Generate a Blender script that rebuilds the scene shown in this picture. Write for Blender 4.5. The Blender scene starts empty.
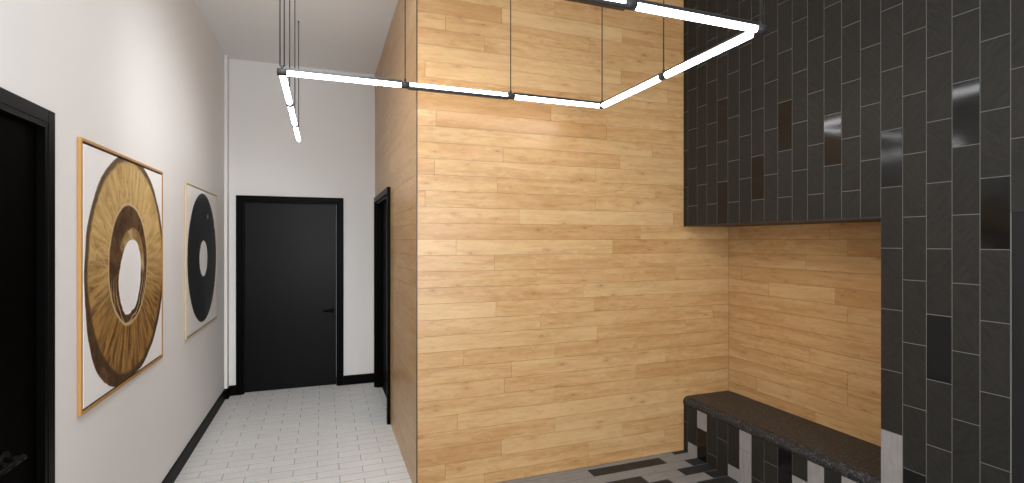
import bpy, bmesh, math, random
from mathutils import Vector, Matrix
random.seed(7)
C = bpy.context.scene.collection
PI = math.pi

# ------------------------------------------------------------------ room dimensions (metres)
XL, XS, XR, XN = -0.94, 0.548, 2.583, 3.021      # left wall, hall side of wood block, tiled wall, niche back
YM, YB, YR = 3.19, 5.94, -1.6                    # main wood wall, hall end wall, rear wall
ZC = 3.485                                       # ceiling
ZS = 1.718                                       # soffit of the niche
YP0, YP1 = 1.2143, 1.7208                          # tiled pier
YD = 6.05

# ------------------------------------------------------------------ mesh helpers
class MB:
    """collects boxes / quads / tubes with a material slot, uv and a per piece random colour, links them as ONE mesh"""
    def __init__(s):
        s.bm = bmesh.new(); s.uv = s.bm.loops.layers.uv.new('UVMap')
        s.col = s.bm.loops.layers.float_color.new('rnd')
    def _fin(s, faces, mi, rnd, uvax):
        r = rnd if rnd else (random.random(), random.random(), random.random())
        for f in faces:
            f.material_index = mi
            for l in f.loops:
                l[s.col] = (r[0], r[1], r[2], 1)
                c = l.vert.co
                if uvax: l[s.uv].uv = (c[uvax[0]], c[uvax[1]])
    def box(s, x0, x1, y0, y1, z0, z1, mi=0, rnd=None, uvax=None, bev=0, seg=2, M=None):
        x0, x1 = sorted((x0, x1)); y0, y1 = sorted((y0, y1)); z0, z1 = sorted((z0, z1))
        v = [s.bm.verts.new(p) for p in ((x0,y0,z0),(x1,y0,z0),(x1,y1,z0),(x0,y1,z0),(x0,y0,z1),(x1,y0,z1),(x1,y1,z1),(x0,y1,z1))]
        fs = [s.bm.faces.new([v[i] for i in q]) for q in ((0,3,2,1),(4,5,6,7),(0,1,5,4),(1,2,6,5),(2,3,7,6),(3,0,4,7))]
        if bev:
            es = list({e for f in fs for e in f.edges})
            r = bmesh.ops.bevel(s.bm, geom=es, offset=bev, segments=seg, affect='EDGES', profile=.5)
            fs = list({f for f in r['faces']} | {f for f in fs if f.is_valid})
            vs = {q for f in fs for q in f.verts}
            fs = list({f for q in vs for f in q.link_faces})
        if M:
            for q in {q for f in fs for q in f.verts}: q.co = M @ q.co
        s._fin(fs, mi, rnd, uvax)
        return fs
    def tube(s, a, b, r, n=20, mi=0, cap=True, r2=None):
        a, b = Vector(a), Vector(b); d = (b - a).normalized()
        u = d.orthogonal().normalized(); w = d.cross(u)
        r2 = r if r2 is None else r2
        A = [s.bm.verts.new(a + (u*math.cos(t) + w*math.sin(t))*r) for t in (2*PI*i/n for i in range(n))]
        B = [s.bm.verts.new(b + (u*math.cos(t) + w*math.sin(t))*r2) for t in (2*PI*i/n for i in range(n))]
        fs = []
        for i in range(n):
            f = s.bm.faces.new((A[i], A[(i+1) % n], B[(i+1) % n], B[i])); f.smooth = True; fs.append(f)
        if cap: fs += [s.bm.faces.new(A[::-1]), s.bm.faces.new(B)]
        s._fin(fs, mi, None, None)
    def prism(s, prof, f, t0, t1, mi=0, smooth=False):
        """closed profile swept between t0 and t1, f(p, t) -> 3d"""
        A = [s.bm.verts.new(f(p, t0)) for p in prof]; B = [s.bm.verts.new(f(p, t1)) for p in prof]
        n = len(prof); fs = []
        for i in range(n):
            q = s.bm.faces.new((A[i], A[(i+1) % n], B[(i+1) % n], B[i])); q.smooth = smooth; fs.append(q)
        fs += [s.bm.faces.new(A[::-1]), s.bm.faces.new(B)]
        s._fin(fs, mi, None, None)
    def build(s, name, mats, parent=None):
        bmesh.ops.recalc_face_normals(s.bm, faces=s.bm.faces[:])
        me = bpy.data.meshes.new(name); s.bm.to_mesh(me); s.bm.free()
        for m in (mats if isinstance(mats, (list, tuple)) else [mats]): me.materials.append(m)
        o = bpy.data.objects.new(name, me); C.objects.link(o)
        if parent:
            o.parent = parent; o.matrix_parent_inverse = Matrix.Translation(-parent.location)
        return o

def struct(o): o['kind'] = 'structure'; return o
def empty(name, loc):
    o = bpy.data.objects.new(name, None); C.objects.link(o); o.location = loc; o.empty_display_size = .1
    return o
def thing(name, loc, label, cat, group=None):
    o = empty(name, loc); o['label'] = label; o['category'] = cat
    if group: o['group'] = group
    return o

# ------------------------------------------------------------------ material helpers
class NT:
    def __init__(s, name):
        s.m = bpy.data.materials.new(name); s.m.use_nodes = True
        s.t = s.m.node_tree; s.b = s.t.nodes['Principled BSDF']
    def n(s, kind, **kw):
        q = s.t.nodes.new(kind)
        for k, v in kw.items():
            if hasattr(q, k) and not isinstance(v, tuple) and k not in q.inputs: setattr(q, k, v)
            else: s.set(q.inputs[k], v)
        return q
    def set(s, sock, v):
        if isinstance(v, bpy.types.NodeSocket): s.t.links.new(v, sock)
        elif isinstance(v, tuple) and len(v) == 3 and sock.type == 'RGBA': sock.default_value = (*v, 1)
        else: sock.default_value = v
    def inp(s, name, v): s.set(s.b.inputs[name], v)
    def math(s, op, a, b=0., c=None):
        q = s.t.nodes.new('ShaderNodeMath'); q.operation = op
        s.set(q.inputs[0], a); s.set(q.inputs[1], b)
        if c is not None: s.set(q.inputs[2], c)
        return q.outputs[0]
    def mix(s, f, a, b, mode='MIX'):
        q = s.t.nodes.new('ShaderNodeMix'); q.data_type = 'RGBA'; q.blend_type = mode
        s.set(q.inputs[0], f); s.set(q.inputs[6], a); s.set(q.inputs[7], b); return q.outputs[2]
    def ramp(s, f, lo, hi):
        q = s.t.nodes.new('ShaderNodeMapRange'); q.interpolation_type = 'SMOOTHSTEP'
        s.set(q.inputs[0], f); q.inputs[1].default_value = lo; q.inputs[2].default_value = hi; return q.outputs[0]
    def noise(s, vec, scale, detail=3, rough=.5, dist=0., w=None):
        q = s.t.nodes.new('ShaderNodeTexNoise')
        if w is not None: q.noise_dimensions = '4D'; s.set(q.inputs['W'], w)
        s.set(q.inputs['Vector'], vec); q.inputs['Scale'].default_value = scale
        q.inputs['Detail'].default_value = detail; q.inputs['Roughness'].default_value = rough
        q.inputs['Distortion'].default_value = dist; return q.outputs[0]
    def vec(s, x, y, z=0.):
        q = s.t.nodes.new('ShaderNodeCombineXYZ'); s.set(q.inputs[0], x); s.set(q.inputs[1], y); s.set(q.inputs[2], z)
        return q.outputs[0]
    def bump(s, h, strength=.3, dist=.002):
        q = s.t.nodes.new('ShaderNodeBump'); q.inputs['Strength'].default_value = strength
        q.inputs['Distance'].default_value = dist; s.set(q.inputs['Height'], h); s.inp('Normal', q.outputs[0])
    def rnd(s):
        a = s.t.nodes.new('ShaderNodeAttribute'); a.attribute_name = 'rnd'
        q = s.t.nodes.new('ShaderNodeSeparateXYZ'); s.t.links.new(a.outputs['Vector'], q.inputs[0]); return q.outputs
    def uv(s):
        a = s.t.nodes.new('ShaderNodeTexCoord'); q = s.t.nodes.new('ShaderNodeSeparateXYZ')
        s.t.links.new(a.outputs['UV'], q.inputs[0]); return q.outputs
    def obj(s):
        a = s.t.nodes.new('ShaderNodeTexCoord'); q = s.t.nodes.new('ShaderNodeSeparateXYZ')
        s.t.links.new(a.outputs['Object'], q.inputs[0]); return a.outputs['Object'], q.outputs

def plain(name, col, rough=.5, metal=0., bumpscale=0, bs=.1, spec=.5):
    k = NT(name); o, _ = k.obj()
    n = k.noise(o, bumpscale or 30, 3)
    k.inp('Base Color', k.mix(n, tuple(c*.94 for c in col), tuple(min(1, c*1.06) for c in col)))
    k.inp('Roughness', rough); k.inp('Metallic', metal); k.inp('Specular IOR Level', spec)
    if bumpscale: k.bump(n, bs, .001)
    return k.m

def wood_mat():
    k = NT('oak_planks'); u, v, _ = k.uv(); r = k.rnd()
    w = k.math('MULTIPLY', r[0], 40.)
    uu = k.math('ADD', u, k.math('MULTIPLY', r[2], 9.))
    warp = k.noise(k.vec(k.math('MULTIPLY', uu, 3.), k.math('MULTIPLY', v, 14.)), 1., 3, .5, w=w)
    vv = k.math('ADD', v, k.math('MULTIPLY', k.math('SUBTRACT', warp, .5), .05))
    broad = k.noise(k.vec(k.math('MULTIPLY', uu, 1.6), k.math('MULTIPLY', vv, 16.)), 1., 4, .6, .4, w=w)
    fib = k.noise(k.vec(k.math('MULTIPLY', uu, 7.), k.math('MULTIPLY', vv, 110.)), 1., 3, .6, .3, w=w)
    streak = k.noise(k.vec(k.math('MULTIPLY', uu, 3.2), k.math('MULTIPLY', vv, 48.)), 1., 5, .7, .9, w=w)
    mott = k.noise(k.vec(k.math('MULTIPLY', uu, 13.), k.math('MULTIPLY', vv, 42.)), 1., 4, .65, .6, w=w)
    base = k.mix(k.ramp(broad, .3, .7), (.61, .40, .20), (.475, .272, .112))
    base = k.mix(k.math('MULTIPLY', k.ramp(streak, .50, .68), .62), base, (.36, .185, .065))
    base = k.mix(k.math('MULTIPLY', k.ramp(mott, .52, .70), .50), base, (.38, .20, .07))
    base = k.mix(k.math('MULTIPLY', k.math('SUBTRACT', 1., k.ramp(mott, .25, .45)), .5), base, (.72, .51, .28))
    base = k.mix(k.math('MULTIPLY', k.ramp(fib, .48, .75), .30), base, (.48, .29, .125))
    hue = k.noise(k.vec(k.math('MULTIPLY', uu, 6.), k.math('MULTIPLY', vv, 22.)), 1., 2, .5, 1., w=k.math('ADD', w, 5.))
    base = k.mix(k.math('MULTIPLY', k.ramp(hue, .52, .7), .55), base, (.60, .36, .20))
    base = k.mix(k.math('MULTIPLY', k.math('SUBTRACT', 1., k.ramp(hue, .3, .46)), .5), base, (.58, .405, .19))
    pt = k.noise(k.vec(k.math('MULTIPLY', uu, 2.6), k.math('MULTIPLY', vv, 15.)), 1., 4, .65, .8, w=k.math('ADD', w, 9.))
    base = k.mix(k.math('MULTIPLY', k.ramp(pt, .56, .72), .6), base, (.40, .205, .07))
    # plank to plank tone
    base = k.mix(k.ramp(r[1], .0, .45), k.mix(.35, base, (.72, .53, .30)), base)
    base = k.mix(k.ramp(r[1], .6, 1.), base, k.mix(.42, base, (.38, .19, .06)))
    # knots
    vo = k.t.nodes.new('ShaderNodeTexVoronoi'); vo.voronoi_dimensions = '2D'; vo.inputs['Scale'].default_value = 1.
    k.set(vo.inputs['Vector'], k.vec(k.math('MULTIPLY', uu, 5.5), k.math('MULTIPLY', vv, 17.)))
    sel = k.ramp(k.math('FRACT', k.math('MULTIPLY', vo.outputs['Color'], 3.7)), .84, .90)
    kd = vo.outputs['Distance']
    halo = k.math('MULTIPLY', k.math('SUBTRACT', 1., k.ramp(kd, .05, .42)), sel)
    core = k.math('MULTIPLY', k.math('SUBTRACT', 1., k.ramp(kd, .02, .11)), sel)
    base = k.mix(k.math('MULTIPLY', halo, .32), base, (.38, .18, .065))
    base = k.mix(k.math('MULTIPLY', core, .5), base, (.16, .075, .03))
    base = k.mix(1., base, (.985, .945, .88), 'MULTIPLY')
    k.inp('Base Color', base)
    k.inp('Roughness', k.math('ADD', .26, k.math('MULTIPLY', fib, .12)))
    k.bump(k.math('ADD', fib, k.math('MULTIPLY', streak, .6)), .12, .001)
    return k.m

def slate_mat(name, a, b, rough, bs):
    k = NT(name); u, v, _ = k.uv(); r = k.rnd()
    w = k.math('MULTIPLY', r[0], 30.)
    ang = k.math('MULTIPLY', k.math('SUBTRACT', r[2], .5), 2.2)
    cs, sn = k.math('COSINE', ang), k.math('SINE', ang)
    p = k.math('SUBTRACT', k.math('MULTIPLY', u, cs), k.math('MULTIPLY', v, sn))
    q = k.math('ADD', k.math('MULTIPLY', u, sn), k.math('MULTIPLY', v, cs))
    h = k.noise(k.vec(k.math('MULTIPLY', p, 75.), k.math('MULTIPLY', q, 16.)), 1., 5, .6, .8, w=w)
    g = k.noise(k.vec(u, v), 220., 3, .6, w=w)
    base = k.mix(k.ramp(h, .3, .7), a, b)
    base = k.mix(k.math('MULTIPLY', r[1], .35), base, tuple(c*.7 for c in a))
    k.inp('Base Color', base); k.inp('Roughness', rough); k.inp('Specular IOR Level', .32)
    k.bump(k.math('ADD', h, k.math('MULTIPLY', g, .3)), bs, .003)
    return k.m

def stone_mat(name, a, b, rough=.5, bs=.15, sx=9., sy=40.):
    k = NT(name); u, v, _ = k.uv(); r = k.rnd(); w = k.math('MULTIPLY', r[0], 30.)
    n = k.noise(k.vec(k.math('MULTIPLY', u, sx), k.math('MULTIPLY', v, sy)), 1., 5, .62, .6, w=w)
    base = k.mix(k.ramp(n, .3, .7), a, b)
    base = k.mix(k.math('MULTIPLY', r[1], .5), base, tuple(c*.86 for c in b))
    k.inp('Base Color', base); k.inp('Roughness', rough); k.bump(n, bs, .002); return k.m

def gloss_mat():
    k = NT('polished_black_tile'); u, v, _ = k.uv(); r = k.rnd()
    n = k.noise(k.vec(u, v), 9., 2, .5, w=k.math('MULTIPLY', r[0], 30.))
    f = k.noise(k.vec(k.math('MULTIPLY', u, 20.), k.math('MULTIPLY', v, 60.)), 1., 2, .5)
    k.inp('Base Color', (.006, .006, .006)); k.inp('Roughness', k.math('ADD', .06, k.math('MULTIPLY', f, .08)))
    k.inp('IOR', 1.4)
    k.bump(n, .12, .004); return k.m

def granite_mat():
    k = NT('speckled_granite'); o, _ = k.obj()
    vo = k.t.nodes.new('ShaderNodeTexVoronoi'); vo.inputs['Scale'].default_value = 170.; k.set(vo.inputs['Vector'], o)
    q = k.t.nodes.new('ShaderNodeSeparateXYZ'); k.t.links.new(vo.outputs['Color'], q.inputs[0])
    n = k.noise(o, 75., 4, .65)
    base = k.mix(k.ramp(n, .35, .7), (.005, .0055, .0062), (.026, .028, .031))
    base = k.mix(k.ramp(q.outputs[0], .78, .97), base, (.10, .105, .11))
    k.inp('Base Color', base); k.inp('Roughness', .42); k.inp('Specular IOR Level', .4); k.bump(n, .8, .005); return k.m

def emit_mat(name, col, st):
    k = NT(name); k.inp('Base Color', (.8, .8, .8)); k.inp('Emission Color', col); k.inp('Emission Strength', st); return k.m

def paint_mat(name, col, rough=.75):
    k = NT(name); o, _ = k.obj(); n = k.noise(o, 240., 3, .6); m = k.noise(o, 1.3, 2)
    k.inp('Base Color', k.mix(m, tuple(c*.98 for c in col), col)); k.inp('Roughness', rough); k.bump(n, .06, .0008); return k.m

def art_gold():
    k = NT('gold_ring_painting'); u, v, _ = k.uv()
    nz = k.noise(k.vec(u, v), 4., 4, .55); nz2 = k.noise(k.vec(u, v), 9., 4, .6)
    def polar(cx, cy, sx, sy, lx=0., ly=0.):
        a = k.math('DIVIDE', k.math('SUBTRACT', u, cx), sx); b = k.math('DIVIDE', k.math('SUBTRACT', v, cy), sy)
        rr = k.math('SQRT', k.math('ADD', k.math('MULTIPLY', a, a), k.math('MULTIPLY', b, b)))
        return rr, k.math('ARCTAN2', b, a)
    # outer ring, brown ring, hollow; u,v measured from the picture centre, -0.56..0.56
    r1, t1 = polar(.02, .012, .515, .525)
    r1 = k.math('ADD', r1, k.math('MULTIPLY', k.math('SUBTRACT', nz, .5), .08))
    r2, t2 = polar(-.01, .03, .27, .30)
    r2 = k.math('ADD', r2, k.math('MULTIPLY', k.math('SUBTRACT', nz, .5), .12))
    tilt = k.math('MULTIPLY', v, .12)
    a3 = k.math('DIVIDE', k.math('SUBTRACT', k.math('SUBTRACT', u, tilt), .01), .155)
    b3 = k.math('DIVIDE', k.math('ADD', v, .035), .185)
    r3 = k.math('SQRT', k.math('ADD', k.math('MULTIPLY', a3, a3), k.math('MULTIPLY', b3, b3)))
    r3 = k.math('ADD', r3, k.math('MULTIPLY', k.math('SUBTRACT', nz2, .5), .25))
    rad = k.noise(k.vec(k.math('MULTIPLY', t1, 14.), k.math('MULTIPLY', r1, 2.5)), 1., 5, .7, .4)
    rad2 = k.noise(k.vec(k.math('MULTIPLY', t1, 5.), k.math('MULTIPLY', r1, 5.)), 1., 4, .65, .6)
    up = k.ramp(k.math('ADD', v, k.math('MULTIPLY', k.math('SUBTRACT', rad2, .5), .5)), -.30, .25)
    gold = k.mix(up, k.mix(k.ramp(rad, .35, .62), (.10, .045, .012), (.42, .225, .06)), k.mix(k.ramp(rad, .3, .65), (.47, .29, .10), (.70, .49, .21)))
    gold = k.mix(k.math('MULTIPLY', k.ramp(rad2, .52, .7), .55), gold, (.22, .11, .03))
    edge = k.ramp(k.math('ADD', r1, k.math('MULTIPLY', rad, .08)), 1.03, 1.07)
    gold = k.mix(k.math('MULTIPLY', edge, .85), gold, (.045, .022, .010))
    br = k.mix(k.ramp(rad2, .35, .7), (.06, .028, .012), (.16, .085, .035))
    arc = k.math('MULTIPLY', k.math('SUBTRACT', 1., k.ramp(r3, 1.30, 1.36)), k.ramp(k.math('ADD', v, k.math('MULTIPLY', u, .4)), .03, .10))
    br = k.mix(k.math('MULTIPLY', arc, .9), br, k.mix(k.ramp(nz2, .4, .6), (.30, .18, .06), (.62, .46, .22)))
    for c0 in (1.22, 1.42, 1.62):
        dl = k.math('ABSOLUTE', k.math('SUBTRACT', k.math('ADD', r3, k.math('MULTIPLY', nz, .35)), c0 + .17))
        ln = k.math('MULTIPLY', k.math('SUBTRACT', 1., k.ramp(dl, .012, .035)), k.math('SUBTRACT', 1., k.ramp(v, -.12, .0)))
        br = k.mix(k.math('MULTIPLY', ln, .8), br, (.60, .42, .22))
    inside = k.mix(k.ramp(r2, .97, 1.01), br, gold)
    line = k.math('MULTIPLY', k.ramp(r2, .97, 1.0), k.math('SUBTRACT', 1., k.ramp(r2, 1.01, 1.05)))
    inside = k.mix(k.math('MULTIPLY', line, .8), inside, (.66, .50, .27))
    inside = k.mix(k.ramp(r3, 1.0, 1.04), (.95, .94, .94), inside)
    # a dark smear under the ring
    r5, t5 = polar(-.15, -.10, .37, .445)
    r5 = k.math('ADD', r5, k.math('MULTIPLY', k.math('SUBTRACT', nz, .5), .12))
    dk = k.mix(k.ramp(rad2, .4, .65), (.05, .022, .010), (.17, .085, .03))
    bg = k.mix(k.ramp(r5, 1.0, 1.02), dk, (.94, .925, .92))
    k.inp('Base Color', k.mix(k.ramp(r1, 1.07, 1.09), inside, bg)); k.inp('Roughness', .5); k.inp('Specular IOR Level', .25)
    return k.m

def art_black():
    k = NT('black_ring_painting'); u, v, _ = k.uv()
    nz = k.noise(k.vec(u, v), 5., 4, .6)
    def rad(cx, cy, s):
        a = k.math('SUBTRACT', u, cx); b = k.math('SUBTRACT', v, cy)
        return k.math('DIVIDE', k.math('SQRT', k.math('ADD', k.math('MULTIPLY', a, a), k.math('MULTIPLY', b, b))), s), k.math('ARCTAN2', b, a)
    r1, t1 = rad(-.01, .008, .528)
    r3, t3 = rad(.0, .0, .145)
    r3 = k.math('ADD', r3, k.math('MULTIPLY', k.math('SUBTRACT', nz, .5), .12))
    r1n = k.math('ADD', r1, k.math('MULTIPLY', k.math('SUBTRACT', nz, .5), .02))
    arcs = k.noise(k.vec(k.math('MULTIPLY', t1, 1.2), k.math('MULTIPLY', r1, 22.)), 1., 5, .7, .8)
    blk = k.mix(k.ramp(arcs, .45, .75), (.010, .011, .013), (.06, .066, .074))
    curl = k.ramp(k.noise(k.vec(u, v), 7., 3, .6, 2.5), .60, .72)
    blk = k.mix(k.math('MULTIPLY', curl, .6), blk, (.09, .095, .10))
    d1, _a = rad(.44, .28, .022)
    blk = k.mix(k.ramp(d1, .9, 1.2), (.75, .77, .78), blk)  # white glint painted into the disc's colour
    d2, _a = rad(.16, .35, .02)
    blk = k.mix(k.ramp(d2, .8, 1.6), (.35, .37, .38), blk)  # fainter glint, a reflection put into the colour
    ins = k.mix(k.ramp(r3, .98, 1.04), (.95, .95, .95), blk)
    k.inp('Base Color', k.mix(k.ramp(r1n, .985, 1.0), ins, (.94, .93, .91))); k.inp('Roughness', .3); k.inp('Specular IOR Level', .25)
    return k.m

M = {}
M['wood'] = wood_mat()
M['wood_seam'] = plain('plank_gap_brown', (.09, .05, .022), .8)
M['slate'] = slate_mat('dark_slate_tile', (.0125, .0118, .0103), (.0225, .021, .018), .6, .25)
M['gloss'] = gloss_mat()
M['lighttile'] = stone_mat('pale_grey_tile', (.22, .21, .203), (.30, .287, .276), .55, .15, 60., 12.)
M['grout'] = plain('grey_grout', (.155, .15, .14), .85)
M['floor_hall'] = stone_mat('white_brick_floor_tile', (.72, .71, .70), (.80, .795, .785), .45, .05, 9., 40.)
M['floor_grey'] = stone_mat('grey_brick_floor_tile', (.20, .195, .192), (.27, .262, .255), .45, .15, 9., 40.)
M['floor_dark'] = stone_mat('charcoal_floor_tile', (.011, .0112, .0115), (.020, .0205, .0205), .6, .2)
M['floor_grout_hall'] = plain('hall_floor_grout', (.16, .15, .14), .9)
M['floor_grout'] = plain('room_floor_grout', (.16, .155, .15), .9)
M['wall'] = paint_mat('white_wall_paint', (.83, .82, .81))
M['ceil'] = paint_mat('ceiling_paint', (.84, .83, .82), .5)
M['deep_black'] = plain('matt_black_paint', (.0008, .0008, .0008), .6, spec=.02)
M['black'] = plain('black_satin_paint', (.0025, .0025, .0025), .34, spec=.13)
M['frame_black'] = plain('black_door_frame_paint', (.0022, .002, .0018), .35, spec=.04)
M['skirt'] = plain('black_skirting_paint', (.004, .004, .0038), .4, spec=.03)
M['panel'] = plain('charcoal_panel_laminate', (.011, .011, .0115), .5, spec=.3)
M['soffit'] = plain('dark_soffit_board', (.016, .014, .013), .5)
M['granite'] = granite_mat()
M['rail'] = plain('grey_black_anodised_aluminium', (.055, .056, .06), .32, .7)
M['connector'] = plain('dark_grey_connector_plastic', (.035, .034, .034), .5, spec=.25)
M['cable'] = plain('black_suspension_cable', (.02, .018, .016), .5)
M['tube'] = emit_mat('lit_frosted_tube', (.98, .985, 1.), 12.)
M['goldframe'] = plain('gilt_wood_frame', (.56, .30, .10), .35, .25)
M['paleframe'] = plain('pale_gold_frame', (.62, .47, .28), .35, .25)
M['canvas_edge'] = plain('dark_shadow_gap', (.02, .014, .010), .8)
M['lever'] = plain('black_lever_metal', (.003, .003, .003), .5, 0., spec=.1)
M['brass'] = plain('dark_bronze_corner_strip', (.09, .055, .03), .4, .3)

# ------------------------------------------------------------------ plank cladding
Z0P, HP = .073, .1025
SEAMS = {-1:[.99], 0:[.73,1.76,2.41], 1:[1.11,2.04], 2:[1.5], 3:[.81,2.44], 4:[1.5], 5:[1.13,2.16], 6:[1.18,2.42], 7:[.85,1.5,2.17],
 8:[1.83,2.61], 9:[1.39,2.86], 10:[1.07,1.81], 11:[1.72], 12:[1.36,2.51], 13:[1.06,2.10], 14:[.80,1.96], 15:[2.20], 16:[1.24,2.49],
 17:[.60,1.82], 18:[1.08,2.33], 19:[.66,1.82], 20:[1.12,2.02], 21:[2.30], 22:[.67,1.91], 23:[1.47], 24:[1.01], 25:[.60,2.44],
 26:[2.03], 27:[.99], 28:[.73,1.77], 29:[1.11,2.04], 30:[1.5], 31:[.81,2.44], 32:[1.5], 33:[1.13,2.16]}
NSEAMS = {3:[2.43], 4:[2.91], 5:[2.21], 6:[2.21], 7:[2.47], 8:[2.88], 9:[], 10:[2.21], 11:[2.29,2.80], 12:[3.06], 13:[2.50], 14:[2.21,2.67], 15:[2.33,3.08]}
TONE = {(29,0):.92, (26,0):.15, (28,2):.7, (10,2):.65, (15,0):.8, (4,1):.35, (1,0):.85, (5,2):.85, (1,1):.1, (29,1):.1, (16,1):.05, (14,0):.12,
        (10,0):.03, (20,2):.2, (19,1):.25, (11,1):.15, (2,1):.15, (3,1):.2, (13,2):.3, (8,1):.7, (7,3):.75, (25,1):.2, (27,0):.5, (27,1):.3,
        (12,0):.4, (7,0):.3, (14,2):.8, (30,1):.75, (29,2):.7, (24,1):.6, (22,2):.65, (23,1):.4, (18,0):.35, (14,1):.2, (6,0):.3, (5,1):.55,
        (-1,1):.6, (10,1):.45, (11,0):.35, (9,1):.35, (9,0):.25, (23,0):.97, (22,1):.95, (0,0):.75, (2,0):.6, (6,1):.25, (4,0):.3, (8,0):.2, (6,2):.5}
def planks(mb, a0, a1, z0, z1, seams, face, tones=None):
    """face(a0,a1,z0,z1,rnd): adds one board; rows follow the same courses all round the block"""
    k = math.floor((z0 - Z0P)/HP)
    while Z0P + k*HP < z1 - .002:
        lo, hi = max(z0, Z0P + k*HP), min(z1, Z0P + (k+1)*HP)
        cuts = [a0] + [s for s in sorted(seams(k)) if a0 + .02 < s < a1 - .02] + [a1]
        for i in range(len(cuts)-1):
            t = (tones or {}).get((k, i), .2 + .55*random.random())
            face(cuts[i] + .0008, cuts[i+1] - .0008, lo + .0007, hi - .0007, (random.random(), t, random.random()))
        k += 1

mb = MB()
mb.box(XS+.005, XN+.12, YM+.004, YM+.12, 0, ZC, 1)
planks(mb, XS+.004, XN, .0, ZC, lambda k: SEAMS.get(k, [1.2]), lambda a, b, c, d, r: mb.box(a, b, YM, YM+.006, c, d, 0, r, (0, 2)), TONE)
struct(mb.build('wall_front', [M['wood'], M['wood_seam']]))

DY0, DY1, DZ = 4.575, 5.725, 2.02        # opening of the side door
mb = MB()
rs = random.Random(3)
side_seams = {k: sorted([YM + rs.uniform(.1, 1.1), YM + rs.uniform(1.2, 2.1), YM + rs.uniform(2.2, 2.7)]) for k in range(-2, 40)}
def side_board(a, b, c, d, r):
    mb.box(XS, XS+.006, a, b, c, d, 0, r, (1, 2))
planks(mb, YM, DY0, 0, ZC, lambda k: side_seams[k], side_board)
planks(mb, DY1, YB, 0, DZ, lambda k: [], side_board)
planks(mb, DY0, YB, DZ, ZC, lambda k: side_seams[k], side_board)
for a, b, c, d in ((YM+.122, DY0, 0, ZC), (DY1, YB+.12, 0, ZC), (DY0, DY1, DZ, ZC)):
    mb.box(XS+.004, XS+.10, a, b, c, d, 1)
struct(mb.build('wall_hall_right', [M['wood'], M['wood_seam']]))

mb = MB()
mb.box(XN+.005, XN+.12, YP1, YM+.1, 0, ZS+.05, 1)
planks(mb, YP1, YM, .34, ZS, lambda k: NSEAMS.get(k, []), lambda a, b, c, d, r: mb.box(XN, XN+.007, a, b, c, d, 0, r, (1, 2)),
       {(14,1):.55, (14,0):.85, (12,0):.85, (13,0):.3, (11,0):.9, (3,0):.5, (9,0):.75})
struct(mb.build('wall_niche', [M['wood'], M['wood_seam']]))

mb = MB(); mb.box(XS-.0035, XS+.0035, YM-.0035, YM+.0035, 0, ZC)
struct(mb.build('trim_1', M['brass']))

# ------------------------------------------------------------------ tiled wall (columns of upright tiles, half-bond)
ZE = [-.22, .083, .375, .672, .970, 1.267, 1.565, 1.862, 2.140, 2.434, 2.732, 3.030, 3.327, 3.62]
ZO = [-.07, .226, .524, .823, 1.120, 1.416, 1.713, 2.009, 2.287, 2.581, 2.879, 3.176, 3.474, 3.77]
PIT = .1013
def cols(y0, y1):
    """(y near, y far, parity) of each upright tile course; the first is the half tile in the corner"""
    out = [(3.139, YM, 1)]
    k = 0
    while 3.139 - k*PIT > y0 - .001:
        out.append((3.139 - (k+1)*PIT, 3.139 - k*PIT, k % 2)); k += 1
    return [(a, b, p) for a, b, p in out if b > y0 + .005 and a < y1 - .005]
GLOSS = {(3.165, 2.15), (2.785, 2.43), (2.785, 1.86), (2.48, 2.0), (2.276, 2.29), (1.972, 2.15), (1.666, 2.0), (1.363, 2.15), (1.261, 1.71), (1.465, 1.12), (1.565, .37)}
LIGHT = {(1.666, .52), (1.666, .22)}
def tiles(mb, y0, y1, z0, z1, x, gloss, light):
    for a, b, p in cols(y0, y1):
        Z = ZO if p else ZE
        for lo, hi in zip(Z, Z[1:]):
            c, d = max(lo, z0), min(hi, z1)
            if d - c < .012: continue
            yc = (a+b)/2
            m = 1
            if any(abs(yc-q) < .045 and lo < z < hi for q, z in gloss): m = 2
            if any(abs(yc-q) < .045 and lo < z < hi for q, z in light): m = 3
            g = .0019
            mb.box(x, x+.01, max(a, y0)+g, min(b, y1)-g, c+(g if c == lo else 0), d-(g if d == hi else 0), m,
                   (random.random(), random.random(), .15 if random.random() < .5 else .85), (1, 2))
mb = MB()
mb.box(XR+.0015, XR+.16, YP1, YM-.001, ZS, ZC, 0)
mb.box(XR+.0015, XR+.16, YP0, YP1, 0, ZC, 0)
mb.box(XR+.0015, XR+.16, YR, YP0, ZS, ZC, 0)
tiles(mb, YP1, YM-.001, ZS+.001, ZC, XR, GLOSS, LIGHT)
tiles(mb, YP0, YP1, .001, ZC, XR, GLOSS, LIGHT)
tiles(mb, YR, YP0, ZS+.001, ZC, XR, GLOSS, LIGHT)
struct(mb.build('wall_right', [M['grout'], M['slate'], M['gloss'], M['lighttile']]))

mb = MB()
mb.box(XR-.0005, XR+.012, YP1+.001, YM-.002, ZS-.006, ZS, 0)
mb.box(XR+.002, XN, YP1+.001, YM-.002, ZS-.005, ZS+.05, 0)
struct(mb.build('trim_2', M['soffit']))
mb = MB(); mb.box(XR+.16, XN+.12, YP1-.1, YP1, 0, ZS+.05)
struct(mb.build('wall_niche_side', M['wood_seam']))
mb = MB(); mb.box(XR+.006, XR+.05, YR+.002, YP0-.001, 0, ZS-.001, bev=.002)
struct(mb.build('trim_3', M['panel']))

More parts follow.
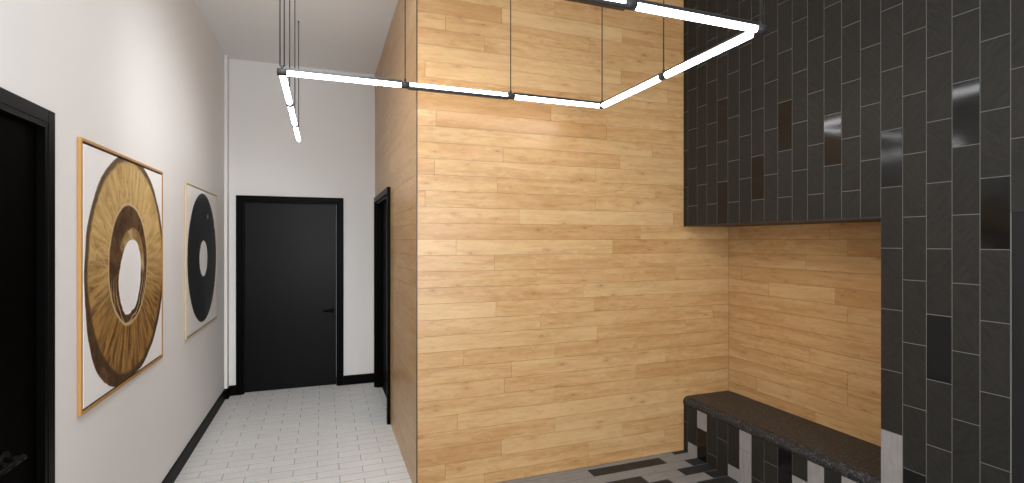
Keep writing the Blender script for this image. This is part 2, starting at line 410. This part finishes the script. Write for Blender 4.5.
# ------------------------------------------------------------------ built-in bench
bench = thing('bench', ((XR+XN)/2, (YP1+YM)/2, 0), 'built-in niche bench with speckled dark seat over slate and pale grey tiles', 'bench')
mb = MB()
mb.box(XR+.0016, XN-.001, YP1+.001, YM-.002, 0, .352, 0)
BG = {(2.985, .12), (2.276, .26), (2.276, .12)}
BL = {(3.088, .04), (2.985, .30), (2.68, .04), (2.58, .30), (2.58, .15), (2.176, .15), (2.073, .27), (2.073, .15), (1.768, .15), (1.87, .28)}
tiles(mb, YP1+.002, YM-.003,   .001, .352, XR, BG, BL)
mb.build('base', [M['grout'], M['slate'], M['gloss'], M['lighttile']], bench)
R = .04; zt, zb = .412, .352; x0 = XR - .004
prof = [(XN-.001, zb), (XN-.001, zt)]
for i in range(9):
    t = PI/2 + (PI/2)*i/8; prof.append((x0 + R + R*math.cos(t), zt - R + R*math.sin(t)))
prof += [(x0, zb+.006), (x0+.006, zb)]
mb = MB(); mb.prism(prof, lambda p, t: Vector((p[0], t, p[1])), YP1+.001, YM-.002)
seat = mb.build('seat', M['granite'], bench)

# ------------------------------------------------------------------ floors
def courses(mb, x0, x1, y0, y1, ybase, ph, mi, dark=lambda i, xa, xb: False, mdark=2, P=.1015, L=.3, mbk=0):
    k = math.floor((y0 - ybase)/P)
    while ybase + k*P < y1 - .003:
        a, b = max(y0, ybase + k*P), min(y1, ybase + (k+1)*P)
        off = ph[k % 2]; j = math.floor((x0 - off)/L)
        while off + j*L < x1:
            xa, xb = max(x0, off + j*L), min(x1, off + (j+1)*L)
            if xb - xa > .008 and b - a > .008:
                m = mdark if dark(k, xa, xb) else mi
                mb.box(xa+.0019, xb-.0019, a+.0034, b-.0034, -.006, 0, m, None, (0, 1))
            j += 1
        k += 1
mb = MB()
mb.box(XL-.3, XN+.3, YR-.2, YM, -.1, -.0015, 0)
mb.box(XS+.12, XN+.3, YM, YM+.3, -.1, -.0015, 0)
mb.box(XL-.3, XS+.12, YM, YD+.3, -.1, -.0015, 3)
# hall: white bricks
courses(mb, XL, XS+.1, YM, YD+.05, 3.555, (.103, -.042), 1, P=.1012)
# room: grey bricks with scattered charcoal ones
rf = random.Random(11)
DK = {(-1, 1.72), (-1, 2.02), (-3, 1.72), (-3, 2.32), (-2, 2.463), (-4, 1.87), (-4, 2.463), (0, 2.463)}
def dark(k, xa, xb):
    for q, x in DK:
        if q == k and abs(x - xa) < .03: return True
    return k < -4 and rf.random() < .33
courses(mb, XL, XR+.002, YR, YM, 3.1415, (1.57+.005, 1.725), 4, dark, P=.1013, L=.2975)
struct(mb.build('floor', [M['floor_grout'], M['floor_hall'], M['floor_dark'], M['floor_grout_hall'], M['floor_grey']]))

# ------------------------------------------------------------------ painted walls and ceiling
LD0, LD1, LDZ = 1.39, 2.312, 2.028        # left door opening
mb = MB()
mb.box(XL-.12, XL, YR-.1, LD0, 0, ZC); mb.box(XL-.12, XL, LD1, YD+.2, 0, ZC); mb.box(XL-.12, XL, LD0, LD1, LDZ, ZC)
struct(mb.build('wall_left', M['wall']))
mb = MB(); mb.box(XL, -.914, 5.83, YB, 0, ZC)
struct(mb.build('wall_pilaster', M['wall']))
BD0, BD1, BDZ = -.797, .155, 2.022       # hall end door opening
mb = MB()
mb.box(XL, BD0, YB, YB+.2, 0, ZC); mb.box(BD1, XS+.004, YB, YB+.2, 0, ZC); mb.box(BD0, BD1, YB, YB+.2, BDZ, ZC)
struct(mb.build('wall_back', M['wall']))
mb = MB(); mb.box(XL-.12, XN+.12, YR-.1, YB+.2, ZC, ZC+.1)
struct(mb.build('ceiling', M['ceil']))
# wall behind the camera with a wide shop window
WX0, WX1, WZ0, WZ1 = -.75, 2.15, .5, 2.6
mb = MB()
mb.box(XL, WX0, YR-.1, YR, 0, ZC); mb.box(WX1, XN+.12, YR-.1, YR, 0, ZC)
mb.box(WX0, WX1, YR-.1, YR, 0, WZ0); mb.box(WX0, WX1, YR-.1, YR, WZ1, ZC)
struct(mb.build('wall_rear', M['wall']))
win = struct(empty('window_1', ((WX0+WX1)/2, YR-.05, WZ0)))
mb = MB()
for a, b, c, d in ((WX0, WX0+.05, WZ0, WZ1), (WX1-.05, WX1, WZ0, WZ1), (WX0, WX1, WZ0, WZ0+.05), (WX0, WX1, WZ1-.05, WZ1), (.68, .72, WZ0, WZ1)):
    mb.box(a, b, YR-.08, YR-.02, c, d, bev=.003)
mb.build('window_frame', M['frame_black'], win)

# skirting
mb = MB(); H = .105
mb.box(XL, XL+.012, 2.368, 5.83, 0, H, bev=.002)
struct(mb.build('baseboard_left', M['skirt']))
mb = MB(); mb.box(XL+.001, XL+.038, 5.817, 5.83, 0, H, bev=.002); mb.box(-.914, -.902, 5.817, 5.93, 0, H, bev=.002); mb.box(-.914, -.852, 5.926, 5.94, 0, H, bev=.002)
mb.box(.209, XS-.001, 5.926, 5.94, 0, H, bev=.002)
struct(mb.build('baseboard_back', M['skirt']))

# ------------------------------------------------------------------ doors
def lever(parent, base, out, along, L=.12):
    """rose, neck and lever bar: base on the leaf, out = normal, along = direction of the bar"""
    b, o, a = Vector(base), Vector(out), Vector(along); m = MB()
    m.tube(b, b + o*.008, .026, 28); m.tube(b + o*.008, b + o*.011, .026, 28, r2=.022)
    m.tube(b + o*.008, b + o*.052, .010, 20)
    k = b + o*.048
    pts = [k - a*.010, k + a*.02, k + a*(L*.6), k + a*L]
    for p, q in zip(pts, pts[1:]): m.tube(p, q, .0095, 20)
    for p in (pts[0], pts[-1]): m.tube(p, p + a*(.004 if p is pts[-1] else -.004), .0095, 20, r2=.006)
    return m.build('door_handle', M['lever'], parent)

d1 = struct(empty('door_1', (XL, (LD0+LD1)/2, 0)))
mb = MB(); mb.box(XL-.065, XL-.02, LD0+.022, LD1-.022, .006, LDZ-.022, bev=.002); mb.build('door_leaf', M['deep_black'], d1)
mb = MB()
for s, e in ((LD1-.001, LD1+.048), (LD0-.048, LD0+.001)): mb.box(XL+.0005, XL+.006, s, e, 0, LDZ+.048, bev=.002)
mb.box(XL+.0005, XL+.0058, LD0, LD1, LDZ-.001, LDZ+.048, bev=.002)
mb.box(XL-.11, XL+.004, LD1-.02, LD1, 0, LDZ); mb.box(XL-.11, XL+.004, LD0, LD0+.02, 0, LDZ); mb.box(XL-.11, XL+.004, LD0+.02, LD1-.02, LDZ-.02, LDZ)
mb.build('door_frame', M['frame_black'], d1)
lever(d1, (XL-.02, 2.085, .90), (1, 0, 0), (0, -1, 0), .13)

d2 = struct(empty('door_2', ((BD0+BD1)/2, YB, 0)))
mb = MB(); mb.box(BD0+.022, BD1-.022, YB+.045, YB+.09, .006, BDZ-.018, bev=.002); mb.build('door_leaf', M['black'], d2)
mb = MB()
mb.box(BD0-.053, BD0+.001, YB-.018, YB-.0005, 0, BDZ+.053, bev=.002); mb.box(BD1-.001, BD1+.053, YB-.018, YB-.0005, 0, BDZ+.053, bev=.002)
mb.box(BD0, BD1, YB-.0178, YB-.0005, BDZ-.001, BDZ+.053, bev=.002)
mb.box(BD0, BD0+.02, YB-.004, YB+.11, 0, BDZ); mb.box(BD1-.02, BD1, YB-.004, YB+.11, 0, BDZ); mb.box(BD0+.02, BD1-.02, YB-.004, YB+.11, BDZ-.016, BDZ)
mb.build('door_frame', M['frame_black'], d2)
lever(d2, (.088, YB+.045, .83), (0, -1, 0), (-1, 0, 0), .09)

d3 = struct(empty('door_3', (XS, (DY0+DY1)/2, 0)))
mb = MB(); mb.box(XS+.05, XS+.09, DY0+.022, DY1-.022, .006, DZ-.022, bev=.002); mb.build('door_leaf', M['deep_black'], d3)
mb = MB()
mb.box(XS-.028, XS-.0005, DY0-.053, DY0+.001, 0, DZ+.053, bev=.002); mb.box(XS-.028, XS-.0005, DY1-.001, DY1+.053, 0, DZ+.053, bev=.002)
mb.box(XS-.0278, XS-.0005, DY0, DY1, DZ-.001, DZ+.053, bev=.002)
mb.box(XS-.004, XS+.1, DY0, DY0+.02, 0, DZ); mb.box(XS-.004, XS+.1, DY1-.02, DY1, 0, DZ); mb.box(XS-.004, XS+.1, DY0+.02, DY1-.02, DZ-.02, DZ)
mb.build('door_frame', M['frame_black'], d3)

# ------------------------------------------------------------------ pictures on the left wall
def picture(y0, y1, z0, z1, fm, art, fw, label, dep):
    cy, cz = (y0+y1)/2, (z0+z1)/2
    t = thing('framed_painting', (XL, cy, z0), label, 'picture', None)
    m = MB()
    for a, b, c, d in ((y0, y0+fw, z0, z1), (y1-fw, y1, z0, z1), (y0+fw, y1-fw, z0, z0+fw), (y0+fw, y1-fw, z1-fw, z1)):
        m.box(XL+.001, XL+dep, a, b, c, d, bev=.0015, seg=1)
    m.build('frame', fm, t)
    m = MB(); m.box(XL+.001, XL+dep-.010, y0+fw, y1-fw, z0+fw, z1-fw); m.build('backing', M['canvas_edge'], t)
    g = fw + .010 if fm is M['goldframe'] else fw + .006
    m = MB(); fs = m.box(XL+dep-.010, XL+dep-.001, y0+g, y1-g, z0+g, z1-g, bev=.001, seg=1)
    for f in m.bm.faces:
        for l in f.loops: l[m.uv].uv = (l.vert.co.y - cy, l.vert.co.z - cz)
    m.build('canvas', art, t)
picture(2.549, 3.672, .886, 2.024, M['goldframe'], art_gold(), .013, 'square painting of a broad gold and brown ring in a gilt frame, nearer the camera', .016)
picture(4.250, 5.375, .888, 2.025, M['paleframe'], art_black(), .009, 'square painting of a black disc with white hole in pale frame, nearer hall door', .014)

# ------------------------------------------------------------------ suspended line of light tubes
ZF = 2.470; AX, CX_, AY, DYY = -.20, 1.682, 2.865, 1.602
lamp = thing('pendant_light', ((AX+CX_)/2, AY, ZC), 'suspended angular run of glowing white tubes on thin black cables', 'pendant light')
TR = .0160
def segment(p, q, up=False, e0=.022, e1=.022):
    """one tube with its rail; up = tube on top, rail below"""
    p, q = Vector(p), Vector(q); d = (q-p).normalized(); n = Vector((-d.y, d.x, 0)); z = Vector((0, 0, 1))
    s = -1 if up else 1
    a, b = p + d*e0, q - d*e1
    tr = TR if abs(d.x) < .5 else .0140
    m = MB(); m.tube(a + z*(-.002*s), b + z*(-.002*s), tr, 24); m.build('light_tube', M['tube'], lamp)
    w_ = .014 if abs(d.x) > .5 else .009
    pr = [(-w_, .007), (-w_, .019), (-w_+.003, .022), (w_-.003, .022), (w_, .019), (w_, .007), (w_-.004, .007), (w_-.004, .011), (-w_+.004, .011), (-w_+.004, .007)]
    m = MB(); m.prism(pr, lambda w, t: p + d*t + n*w[0] + z*(w[1]*s), .018, (q-p).length-.018); m.build('rail', M['rail'], lamp)
def joint(p, d, L=.024, jr=.0185):
    p, d = Vector(p), Vector(d); m = MB(); m.tube(p - d*L, p + d*L, jr, 28); m.tube(p + Vector((0,0,.012)), p + Vector((0,0,.034)), .007, 14)
    m.build('connector', M['connector'], lamp)
def cable(x, y, z=ZF+.03, r=.0033):
    m = MB(); m.tube((x, y, z), (x, y, ZC-.012), r, 8, 0); m.tube((x, y, ZC-.012), (x, y, ZC-.0005), .006, 16); m.build('cable', M['cable'], lamp)
def run(p, d, n, step, ups, first=.022):
    p, d = Vector(p), Vector(d); pts = [p + d*step*i for i in range(n+1)]
    for i in range(n): segment(pts[i], pts[i+1], i in ups, first if i == 0 else .022)
    return pts
S3 = (CX_-AX)/3
P1 = run((AX, AY, ZF), (1, 0, 0), 3, S3, {1})
P2 = run((AX, AY, ZF), (0, 1, 0), 3, .625, set())
P3 = run((CX_, DYY, ZF), (0, 1, 0), 2, (AY-DYY)/2, set(), .05)
P4 = run((CX_, DYY, ZF), (-1, 0, 0), 3, S3, {1})
for p in P1[1:3]: joint(p, (1, 0, 0)); cable(p.x, p.y)
for p in P2[1:3]: joint(p, (0, 1, 0), .02, .0235); cable(p.x, p.y)
for p in P3[1:2]: joint(p, (0, 1, 0)); cable(p.x, p.y)
for p in P4[1:3]: joint(p, (1, 0, 0)); cable(p.x, p.y)
for p in (P1[0], P1[3], P3[0]):
    joint(p, (1, 0, 0), .024)
cable(AX-.010, AY); cable(AX+.010, AY+.004); cable(P1[3].x, AY); cable(CX_-.004, DYY-.006); cable(CX_+.010, DYY)
m = MB(); e = P2[3]; m.tube(e - Vector((0, .024, .002)), e + Vector((0, -.018, -.002)), .017, 24); m.build('end_cap', M['connector'], lamp)
cable(e.x, e.y-.02, ZF+.02)
m = MB(); e = P4[3]; m.tube(e + Vector((.024, 0, 0)), e + Vector((-.006, 0, 0)), .018, 24); m.build('end_cap', M['connector'], lamp)
cable(e.x, e.y)

# ------------------------------------------------------------------ light
def area(name, loc, rot, sx, sy, power, col=(1, 1, 1), spread=180):
    l = bpy.data.lights.new(name, 'AREA'); l.shape = 'RECTANGLE'; l.size = sx; l.size_y = sy; l.energy = power; l.color = col
    l.spread = math.radians(spread)
    o = bpy.data.objects.new(name, l); C.objects.link(o); o.location = loc; o.rotation_euler = rot; return o
area('window_daylight', ((WX0+WX1)/2, YR-.12, (WZ0+WZ1)/2), (PI/2, 0, 0), WX1-WX0-.1, WZ1-WZ0-.1, 98, (.97, .985, 1.))
area('added_fill_entry', (.05, 3.1, ZC-.02), (0, 0, 0), .5, 1.4, 5, (.97, .985, 1.), 150)  # unseen fill light added under the ceiling to brighten the hall
area('added_fill_room', (-.25, .45, ZC-.02), (0, 0, 0), .9, .9, 38, (.97, .985, 1.))  # fill light added out of view, lifts the niche back and hall-side boards
def spot(name, loc, aim, power, cone=60):
    l = bpy.data.lights.new(name, 'SPOT'); l.energy = power; l.spot_size = math.radians(cone); l.spot_blend = 1.; l.shadow_soft_size = .16; l.color = (.97, .985, 1.)
    o = bpy.data.objects.new(name, l); C.objects.link(o); o.location = loc
    o.rotation_euler = (Vector(aim) - Vector(loc)).to_track_quat('-Z', 'Y').to_euler()
spot('added_fill_spot', (-.78, 1.5, 3.3), (.548, 3.75, 1.5), 90, 56)  # added out of view to brighten the hall side of the wood block
spot('added_fill_spot', (.30, 2.0, 3.3), (-.9, 4.7, 1.45), 80, 56)  # second added fill, out of view, brightens the far left wall
w = bpy.data.worlds.new('sky'); bpy.context.scene.world = w; w.use_nodes = True
w.node_tree.nodes['Background'].inputs[0].default_value = (.85, .92, 1, 1); w.node_tree.nodes['Background'].inputs[1].default_value = .8

# ------------------------------------------------------------------ camera
cam = bpy.data.cameras.new('camera'); co = bpy.data.objects.new('camera', cam); C.objects.link(co)
cam.sensor_width = 36; cam.lens = 508/1024*36; cam.shift_y = -.0005; cam.clip_start = .02
co.location = (0, 0, 1.6); co.rotation_euler = (PI/2, 0, -math.radians(20.358))
sc = bpy.context.scene; sc.camera = co
vs = sc.view_settings; vs.view_transform = 'Standard'; vs.look = 'None'; vs.gamma = 1; vs.exposure = .3; vs.use_curve_mapping = False
